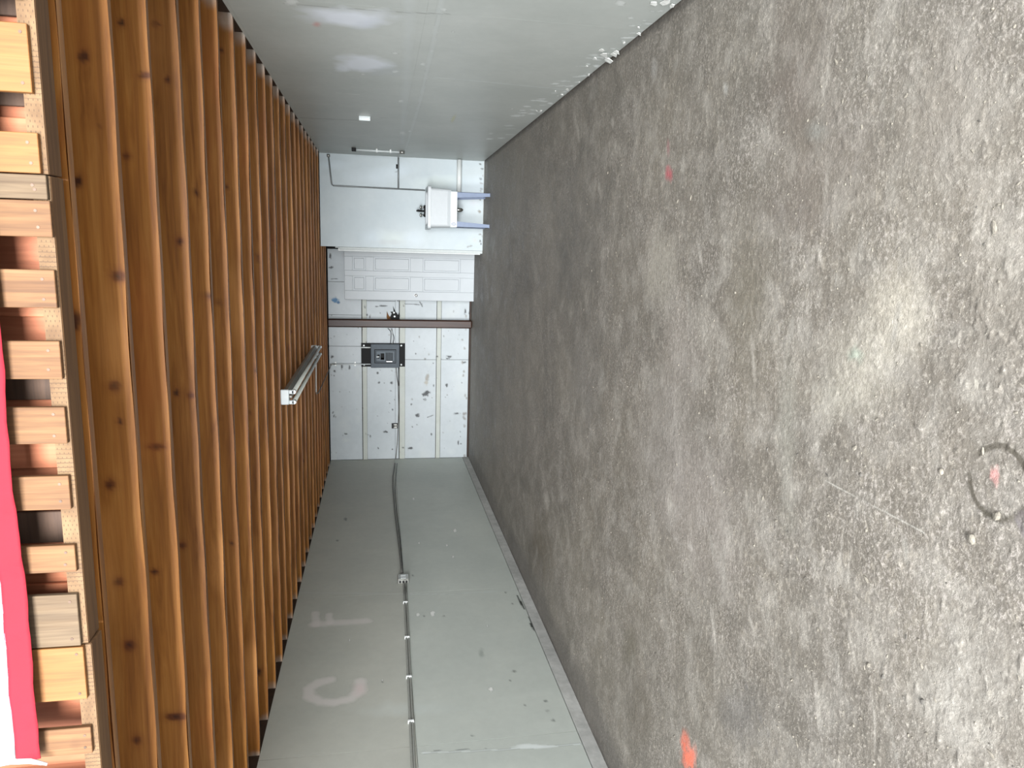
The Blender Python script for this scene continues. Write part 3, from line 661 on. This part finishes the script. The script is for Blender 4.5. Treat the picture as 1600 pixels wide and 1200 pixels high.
for dz in (-.035, 0, .035): box('knockout', M['black'], lb, (xw+.012, bq.y-.067, bq.z+dz-.010), (xw+.036, bq.y-.0652, bq.z+dz+.010))
def strips(a, b, label, r, mat, off, group=None):
    pa, pb = lp(*a, off), lp(*b, off); q_ = lp((a[0]+b[0])/2, (a[1]+b[1])/2, off)
    n = 10; pts = [pa.lerp(pb, t/n) for t in range(n+1)]
    for p in pts: p.x = XL(p.y)+off
    e = pts[-1]+(pts[-1]-pts[0]).normalized()*0
    # carry on towards the doorway
    s = (pb-pa)/(pb.y-pa.y); e = pb+s*(YF+.1-pb.y); e.x = XL(e.y)+off
    t_ = thing('conduit', label, 'conduit', tuple(pa), group)
    tube('pipe', M[mat], t_, pts+[e], r, 8)
    return t_, pts
t1, pts = strips((631, 912), (644, 1199), 'thin grey conduit nearer the ceiling, of the pair leaving the metal outlet box', .010, 'greypaint', .014)
t2, pts2 = strips((634.5, 912), (648, 1199), 'thin grey conduit nearer the floor, of the pair leaving the metal outlet box', .008, 'greypaint', .012)
for yy_ in (6.9, 6.2, 5.55, 4.95):
    a = min(pts, key=lambda p: abs(p.y-yy_)); x = XL(yy_); zc = pts[0].z+(pts[-1].z-pts[0].z)*(yy_-pts[0].y)/(pts[-1].y-pts[0].y)
    box('strap', M['pipe'], t1, (x+.001, yy_-.010, zc-.03), (x+.027, yy_+.010, zc+.016), .002)

# ------------------------------------------------------------------ laundry tub
ft = 10.45; bk = 11.04
def tz(x): return P(x, 325, 1, ft).z
def tx(y, x=690): return P(x, y, 1, ft).x
X0, X1 = tx(355.5), tx(293.5); ZR = tz(668.5)
tub = thing('laundry_tub', 'white plastic laundry tub on blue-grey metal legs against the white end wall', 'sink', ((X0+X1)/2, (ft+bk)/2, 0))
def basin(bm):
    def ring(x0, x1, y0, y1, z, r=.03, n=3):
        out = []
        for cx_, cy_, a0 in ((x1-r, y1-r, 0), (x0+r, y1-r, 90), (x0+r, y0+r, 180), (x1-r, y0+r, 270)):
            for k in range(n+1): a = math.radians(a0+90*k/n); out.append(bm.verts.new((cx_+r*math.cos(a), cy_+r*math.sin(a), z)))
        return out
    zl = tz(705)
    L = [ring(X0+.05, X1-.05, ft+.06, bk-.05, zl+.02), ring(X0+.012, X1-.012, ft+.02, bk-.02, zl+.0, .03), ring(X0+.008, X1-.008, ft+.012, bk-.015, zl+.05, .035), ring(X0, X1, ft+.006, bk-.010, ZR-.045, .035),
         ring(X0-.025, X1+.025, ft-.02, bk+.01, ZR-.042, .03), ring(X0-.025, X1+.025, ft-.02, bk+.01, ZR, .03), ring(X0+.03, X1-.03, ft+.035, bk-.09, ZR, .03), ring(X0+.04, X1-.04, ft+.05, bk-.10, ZR-.05, .05), ring(X0+.06, X1-.06, ft+.07, bk-.12, zl+.035, .05)]
    for a, b in zip(L, L[1:]):
        for k in range(len(a)): bm.faces.new((a[k], a[(k+1) % len(a)], b[(k+1) % len(a)], b[k]))
    bm.faces.new(L[0][::-1]); bm.faces.new(L[-1])
mk('basin', M['tub'], tub, basin)
zs0, zs1 = tz(714.5), tz(704)
S0, S1 = tx(355, 708), tx(299, 708)
def skirt(bm):
    bm_box(bm, (S0, ft+.006, zs0), (S1, ft+.022, zs1), .003); bm_box(bm, (S0, ft+.0225, zs0), (S0+.014, bk-.03, zs1), .003)
    bm_box(bm, (S1-.014, ft+.0225, zs0), (S1, bk-.03, zs1), .003); bm_box(bm, (S0+.0145, bk-.045, zs0), (S1-.0145, bk-.03, zs1), .003)
mk('skirt', M['gloss_white'], tub, skirt)
lgp = P(709, 350, 1, ft+.005)
def badge(bm):
    v = [bm.verts.new((lgp.x+.018*math.cos(a), ft+.0045, lgp.z+.034*math.sin(a))) for a in [2*math.pi*k/20 for k in range(20)]]
    w2 = [bm.verts.new((q_.co.x, ft+.0058, q_.co.z)) for q_ in v]; bm.faces.new(v); bm.faces.new(w2[::-1])
    for k in range(20): bm.faces.new((v[k], w2[k], w2[(k+1) % 20], v[(k+1) % 20]))
mk('badge', M['leg_blue'], tub, badge)['label'] = 'small oval blue-grey badge'
mk('badge_centre', M['gloss_white'], tub, lambda bm: bm_box(bm, (lgp.x-.008, ft+.003, lgp.z-.022), (lgp.x+.008, ft+.0043, lgp.z+.022), .0005))
def leg(sx, sy):
    def b(bm):
        x_out = S0+.004 if sx < 0 else S1-.004; y_out = ft+.008 if sy < 0 else bk-.035
        s = 1 if sx < 0 else -1; d = 1 if sy < 0 else -1
        # angle-section leg: a wide face to the front and a return to the side, tapering to the foot
        for (ax, ay) in ((.078, .004), (.004, .07)):
            top = [(x_out, y_out), (x_out+s*ax, y_out), (x_out+s*ax, y_out+d*ay), (x_out, y_out+d*ay)]
            k = .62; bot = [(x_out, y_out), (x_out+s*max(.004, ax*k), y_out), (x_out+s*max(.004, ax*k), y_out+d*max(.004, ay*k)), (x_out, y_out+d*max(.004, ay*k))]
            A = [bm.verts.new((x, y, zs0+.002)) for x, y in top]; B_ = [bm.verts.new((x, y, .012)) for x, y in bot]
            bm.faces.new(A); bm.faces.new(B_[::-1])
            for i in range(4): j = (i+1) % 4; bm.faces.new((A[i], B_[i], B_[j], A[j]))
        bm_box(bm, (min(x_out, x_out+s*.05), min(y_out, y_out+d*.05), 0), (max(x_out, x_out+s*.05), max(y_out, y_out+d*.05), .014), .002)
    return b
for a in (-1, 1):
    for b in (-1, 1): mk('leg', M['leg_blue'], tub, leg(a, b))
dp = P(722, 328, 1, 10.72)
mk('drain_trap', M['chrome'], tub, lambda bm: (bm_tube(bm, [(dp.x, 10.75, zs1+.01), (dp.x, 10.75, zs0-.005)], .038, 14), bm_tube(bm, [(dp.x, 10.75, zs0-.006), (dp.x, 10.75, zs0-.05), (dp.x, 10.75, zs0-.09), (dp.x, 10.75, zs0-.115)], [.035, .035, .030, .012], 14)))
fy = bk-.05; fp = tx(328)
def taps(bm):
    bm_box(bm, (fp-.085, fy-.03, ZR+.001), (fp+.085, fy+.03, ZR+.022), .006)
fc = mk('faucet', M['black'], tub, taps)
for d in (-.06, .055):
    mk('tap_handle', M['chrome'], fc, lambda bm: (bm_tube(bm, [(fp+d, fy, ZR+.023), (fp+d, fy, ZR+.055)], .014, 10), bm_tube(bm, [(fp+d, fy, ZR+.056), (fp+d, fy, ZR+.068), (fp+d, fy, ZR+.085)], [.026, .032, .022], 8)))
mk('spout', M['black'], fc, lambda bm: bm_tube(bm, rounded([(fp, fy, ZR+.022), (fp, fy, ZR+.13), (fp, fy-.13, ZR+.11), (fp, fy-.15, ZR+.06)], .04), .013, 10))

# pipes of the sink
sp_ = YS-.022
def wps(*pts): return [P(a, b, 1, sp_) for a, b in pts]
q = wps((513, 242), (518.5, 290), (668, 297.5)); q[-1].z = ZR+.004
o = thing('water_pipe', 'thin grey water pipe angling down from the ceiling corner to the laundry tub', 'pipe', tuple(q[1]))
tube('pipe', M['greypipe'], o, rounded(q, .04), .011); tube('fitting', M['steel'], o, [q[0]+Vector((.01, 0, 0)), q[0]-Vector((.03, 0, .0))], .022)
a = P(622.5, 248, 1, sp_); b = P(622.5, 294, 1, sp_)
q2 = [Vector((XR-.012, a.y, a.z)), Vector((b.x, a.y, a.z-.0))]
o = thing('water_pipe', 'short level grey pipe joining the patched side wall to the thin sink pipe', 'pipe', tuple(q2[0])); tube('pipe', M['greypipe'], o, q2, .012)
tube('valve', M['black'], o, [q2[0]+Vector((-.10, 0, .02)), q2[0]+Vector((-.16, 0, .02))], .014)
a = P(717.5, 298, 1, 11.02)
o = thing('drain_pipe', 'thick white drain pipe running level from the laundry tub to the patched side wall', 'pipe', (XR-.01, 11.0, a.z))
zz = P(717.5, 270, 1, 11.0).z
tube('pipe', M['pipe'], o, [(XR-.01, 11.0, zz), (S1+.008, 11.0, zz)], .036, 14)
def rwp(x, y): return P(x, y, 0, XR-.025)
a, b = rwp(553, 234), rwp(624, 238.5); ymid = 10.66
o = thing('water_pipe', 'white upright pipe with black cap strapped to the patched side wall at the far corner', 'pipe', (XR-.025, a.y, b.z))
tube('pipe', M['gloss_white'], o, [(XR-.025, a.y, a.z-.03), (XR-.025, a.y, b.z)], .014)
box('cap', M['black'], o, (XR-.045, a.y-.03, a.z-.028), (XR-.002, a.y+.03, a.z+.03), .004)
for t in (.5, .8): z = a.z+(b.z-a.z)*t; box('strap', M['pipe'], o, (XR-.045, a.y-.04, z-.012), (XR-.001, a.y+.04, z+.012), .003)
tube('fitting', M['steel'], o, [(XR-.025, a.y, b.z+.0), (XR-.025, a.y, b.z-.07)], .022)
# small white bracket on the right wall
a = P(561, 186.5, 0, XR-.02); b = P(579, 189, 0, XR-.02)
o = thing('wall_bracket', 'small white rectangular bracket fixed high on the patched side wall', 'bracket', (XR-.004, a.y, b.z))
box('plate', M['gloss_white'], o, (XR-.012, a.y-.10, b.z), (XR-.001, a.y+.02, a.z), .003)
box('lip', M['gloss_white'], o, (XR-.045, a.y-.10, b.z+.001), (XR-.0125, a.y-.085, a.z-.001), .003); box('clip', M['black'], o, (XR-.026, a.y-.06, b.z+.02), (XR-.0125, a.y-.03, b.z+.07), .002)

# ------------------------------------------------------------------ fluorescent fixture
fz = H-.068; yn = P(447, 621, 2, fz+.02).y; yfr = 9.25
xc = P(447, 621, 1, yn).x
fx_ = thing('strip_light', 'long unlit twin-tube fluorescent strip light fixed under the ceiling joists', 'ceiling light', (xc, (yn+yfr)/2, fz))
def chan(bm):
    prof = [(-.030, H-.004), (-.062, H-.030), (-.062, fz+.012), (-.030, fz), (.030, fz), (.062, fz+.012), (.062, H-.030), (.030, H-.004)]
    A = [bm.verts.new((xc+a, yn+.03, z)) for a, z in prof]; B_ = [bm.verts.new((xc+a, yfr-.03, z)) for a, z in prof]
    bm.faces.new(A); bm.faces.new(B_[::-1])
    for i in range(8): j = (i+1) % 8; bm.faces.new((A[i], A[j], B_[j], B_[i]))
mk('channel', M['lamp_body'], fx_, chan)
for y0_, y1_ in ((yn, yn+.028), (yfr-.028, yfr)):
    box('end_cap', M['gloss_white'], fx_, (xc-.066, y0_, fz-.004), (xc+.066, y1_, H-.002), .006)
    for s in (-.045, .045):
        mk('lamp_holder', M['gloss_white'], fx_, lambda bm: (bm_box(bm, (xc+s-.017, y0_+.002, fz-.045), (xc+s+.017, y1_, fz-.0045), .004), bm_tube(bm, [(xc+s, y0_+.002, fz-.046), (xc+s, y1_, fz-.046)], .017, 12)))
for s in (-.045, .045):
    tube('lamp_tube', M['tube'], fx_, [(xc+s, yn+.0285, fz-.042), (xc+s, yfr-.0285, fz-.042)], .0185, 14)
    for a, b in ((yn+.029, yn+.05), (yfr-.05, yfr-.029)): tube('tube_cap', M['steel'], fx_, [(xc+s, a, fz-.042), (xc+s, b, fz-.042)], .0192, 14)
mk('reflector', M['lamp_body'], fx_, lambda bm: bm_box(bm, (xc-.012, yn+.03, fz-.026), (xc+.012, yfr-.03, fz-.001), .004))
a = P(494, 574, 2, H-.012); b = P(494, 613, 2, H-.012); c = P(497, 616, 2, H-.014)
cable('cable', 'thin pale cable stapled level across the joists beside the strip light', [(xc+.0, a.y, H-.075+.06), (b.x, b.y, H-.012)], .007, 'pipe')
cable('cable', 'thin brown cable slanting along the ceiling to the conduit on the back wall', [(b.x-.02, b.y+.02, H-.012), (c.x, c.y+.1, H-.012), (P(545, 569, 1, YB-.014).x-.03, YB-.03, H-.03)], .007, 'cable')

# ------------------------------------------------------------------ pallets standing on edge across the front of the joists
PY = 2.121; ZB = H-.004
def bxp(y, x): return P(x, y, 1, PY-.016).x
def pallet(label, xl, xr, boards, zst, zbd, height, seed):
    rr = random.Random(seed)
    t = thing('wooden_pallet', label, 'pallet', ((xl+xr)/2, PY+.04, zst), 'pallets stood on edge across the ceiling opening')
    for k, z in enumerate((zst, zst+height/2, zst+height-.045)):
        s = box('stringer', M['stringer'], t, (xl, PY+.0005, z), (xr, PY+.0795, z+.044), .002)
        box('stringer_face', M['incised'], s, (xl+.001, PY-.0025, z+.001), (xr-.001, PY+.0003, z+.043))
    for (a, b, mt, dz, off) in boards:
        a, b = min(a, b), max(a, b)
        th = .016; z0 = zbd+dz; z1 = zst+height-rr.uniform(0, .01)
        y1 = PY-.003
        def bd(bm):
            sk = off
            vs = []
            for y_ in (y1-th, y1):
                vs.append([bm.verts.new((a+rr.uniform(-.001, .001), y_, z0+sk)), bm.verts.new((b, y_, z0-sk)), bm.verts.new((b+rr.uniform(-.003, .003), y_, z1)), bm.verts.new((a+rr.uniform(-.003, .003), y_, z1))])
            A, B_ = vs; bm.faces.new(A[::-1]); bm.faces.new(B_)
            fs = []
            for i in range(4): j = (i+1) % 4; bm.faces.new((A[i], A[j], B_[j], B_[i]))
            bmesh.ops.bevel(bm, geom=list(bm.edges), offset=.0015, segments=1, affect='EDGES')
        s = mk('slat', M[mt], t, bd)
        for q_ in ((a+.022), (b-.022)):
            for zz_ in (zst+.022,):
                xq = q_+rr.uniform(-.004, .004); zq = zz_+.012+rr.uniform(-.003, .003)
                if z0 < zq-.01: mk('nail', M['nail'], s, lambda bm: bm_tube(bm, [(xq, y1-th-.0012, zq), (xq, y1-th+.003, zq)], .0042, 8))
    # boards on the far side of the stringers, in the gaps
    n = 6
    for k in range(n):
        xk = xl+.06+(xr-xl-.22)*k/(n-1)+rr.uniform(-.01, .01)
        box('back_slat', M['darkwood' if k % 2 else 'gable'], t, (xk, PY+.080, zst+.01), (xk+.095, PY+.094, zst+height-.01), .002)  # alternate slats get dark wood, colouring in the shade behind the stringers
    return t
def bd(y0, y1, x, mt, z=None, off=0.): 
    zz = P(x, (y0+y1)/2, 1, PY-.018).z
    return (bxp(y1, x), bxp(y0, x), mt, zz, off)
def rel(l): return [(a, b, m_, z, o_) for a, b, m_, z, o_ in l]
B = [bd(274, 312, 73, 'slat_grey'), bd(314, 371, 80, 'slat'), bd(422, 481, 87, 'slat'), bd(533, 592, 95, 'slat'), bd(636, 693, 103, 'slat'), bd(743, 795, 109, 'slat'), bd(851, 893, 118, 'slat'), bd(928, 1008, 123, 'slat_grey')]
pallet('weathered pallet standing on edge in the middle above the ceiling edge, behind the banner', bxp(1009, 125), bxp(274, 73), B, ZB, 0, 1.0, 1)
Cc = [bd(1010, 1092, 133, 'slat_yellow'), bd(1135, 1176, 143, 'slat'), bd(1222, 1275, 150, 'slat'), bd(1320, 1375, 158, 'slat'), bd(1425, 1480, 166, 'slat_grey'), bd(1520, 1580, 172, 'slat'), bd(1630, 1700, 180, 'slat')]
pallet('pallet with one fresh yellow slat, standing on edge behind the strap end of the banner', bxp(1705, 180), bxp(1010.5, 130), Cc, ZB-.006, 0, 1.0, 2)
A_ = [bd(208, 271, 61, 'slat_yellow'), bd(37, 145, 46, 'slat_yellow'), bd(-50, -2, 30, 'slat'), bd(-160, -95, 20, 'slat'), bd(-250, -190, 12, 'slat')]
pallet('pallet of broad yellowish slats standing on edge at the end away from the banner strap', bxp(271.5, 60), bxp(-255, 20), A_, ZB+.002, 0, 1.0, 3)
# timber plate the pallets stand on, under the first joists' ends, at both walls
# ------------------------------------------------------------------ banner
BY = PY-.055
b0 = P(0, 525, 1, BY); b1 = P(64, 1185, 1, BY); zbn = (b0.z+b1.z)/2; xlb = b1.x; xrb = .95
zr1 = P(22, 1140, 1, BY).z; zr1 = max(zr1, zbn+.045)
ban = thing('fabric_banner', 'crimson and white striped cloth banner hanging in front of the pallets', 'banner', ((xlb+xrb)/2, BY, zbn))
def clothb(z0, z1, y_off=0.):
    def b(bm):
        nx, nz = 90, 6; g = []
        for i in range(nx+1):
            x = xlb+(xrb-xlb)*i/nx; row = []
            for k in range(nz+1):
                z = z0+(z1-z0)*k/nz
                y = BY+y_off+.006*math.sin(x*9+z*4)+.003*math.sin(x*31)+.0015*math.sin(x*67+z*30)
                row.append((x-.03*(z-zbn)/.3*(1-i/nx), y, z+(.002*math.sin(x*7) if k == 0 else 0)))
            g.append(row)
        A = [[bm.verts.new(p) for p in r_] for r_ in g]; B_ = [[bm.verts.new((p[0], p[1]+.0018, p[2])) for p in r_] for r_ in g]
        for i in range(nx):
            for k in range(nz):
                f1 = bm.faces.new((A[i][k], A[i+1][k], A[i+1][k+1], A[i][k+1])); f2 = bm.faces.new((B_[i][k], B_[i][k+1], B_[i+1][k+1], B_[i+1][k])); f1.smooth = f2.smooth = True
            for k in (0, nz):
                bm.faces.new((A[i][k], B_[i][k], B_[i+1][k], A[i+1][k]))
        for i in (0, nx):
            for k in range(nz): bm.faces.new((A[i][k], A[i][k+1], B_[i][k+1], B_[i][k]))
    return b
mk('red_stripe', M['red'], ban, clothb(zbn, zr1))['label'] = 'crimson bottom stripe'
mk('white_stripe', M['whitecloth'], ban, clothb(zr1, zr1+.18))['label'] = 'white stripe with faint blue blotches'
mk('red_stripe', M['red'], ban, clothb(zr1+.18, zr1+.30))['label'] = 'crimson upper stripe'
p0 = P(20, 1188, 1, BY); p1 = P(48, 1188, 1, BY); p2 = P(74, 1194, 1, BY)
mk('tie_strap', M['gloss_white'], ban, lambda bm: bm_tube(bm, [p0+Vector((0, -.004, .06)), p0+Vector((0, -.003, 0)), p1+Vector((0, -.002, 0)), p2], [.008, .009, .008, .004], 8))['label'] = 'white tie strap'

# ------------------------------------------------------------------ dried mortar crumbs on the near floor
def crumbs(name, mat, seed, n, sizes, label, cat, flat, lim=(1.2, 5.5)):
    r = random.Random(seed); base = []
    bm = bmesh.new(); bmesh.ops.create_icosphere(bm, subdivisions=1, radius=1)
    bv = [v.co.copy() for v in bm.verts]; bf = [[v.index for v in f.verts] for f in bm.faces]; bm.free()
    V, Fc = [], []
    for _ in range(n):
        y = lim[0]+(lim[1]-lim[0])*r.random()**2.0; x = r.uniform(max(-3.3, -.65*y-.6), min(1.25, .42*y+.3))
        if mnoise.noise(Vector((x*1.6, y*1.6, seed))) < r.uniform(-.5, .25): continue
        s = r.uniform(*sizes)*(r.random()**1.5*.8+.35); a = r.uniform(0, math.pi); el = r.choice([1, 1, 1.4, 2.6])
        if r.random() < .05: s *= 1.5
        o = len(V); ca, sa = math.cos(a), math.sin(a)
        for v in bv:
            k = r.uniform(.65, 1.25); px, py, pz = v.x*s*el*k, v.y*s*k, v.z*s*flat*k
            V.append((x+px*ca-py*sa, y+px*sa+py*ca, max(pz+s*flat*.35, -.002)))
        Fc += [[i+o for i in f] for f in bf]
    me = bpy.data.meshes.new(name); me.from_pydata(V, [], Fc); me.update()
    o = link(name, me, mat); tag(o, label, cat); o['kind'] = 'stuff'; return o
crumbs('dried_mortar', M['mortar'], 5, 3600, (.0016, .0058), 'dried pale mortar crumbs and drips stuck to the near concrete floor', 'debris', .55)
crumbs('grit', M['grit'], 6, 320, (.002, .005), 'dark grit scattered over the near concrete floor', 'debris', .6)
st = random.Random(4)
def pebble(x, y, r, label, mt):
    p = P(x, y, 2, 0.)
    def b(bm):
        bmesh.ops.create_icosphere(bm, subdivisions=2, radius=r)
        for v in bm.verts:
            k = 1+.35*mnoise.noise(v.co*90+Vector((x, y, 0))); v.co = Vector((v.co.x*k*1.15, v.co.y*k, v.co.z*k*.6+r*.4))
        bmesh.ops.translate(bm, verts=bm.verts, vec=p)
    o = mk('mortar_lump', M[mt], None, b); o.data.transform(Matrix.Translation(-p)); o.location = p
    tag(o, label, 'debris')
pebble(1560, 806, .011, 'pale mortar lump sitting on the dark painted ring on the floor', 'mortar')
pebble(1520, 842, .012, 'pale mortar lump on the floor just below the painted ring in the picture', 'mortar')
pebble(1472, 737, .008, 'small mortar lump on the floor left of the painted ring in the picture', 'mortar')
pebble(1443, 1096, .008, 'dark mortar lump on the floor near the lower right corner of the picture', 'grit')
pebble(1346, 742, .007, 'small dark lump beside the start of the long pale floor scratch', 'grit')

# ground in front of the opening is the same slab; low daylight comes from there
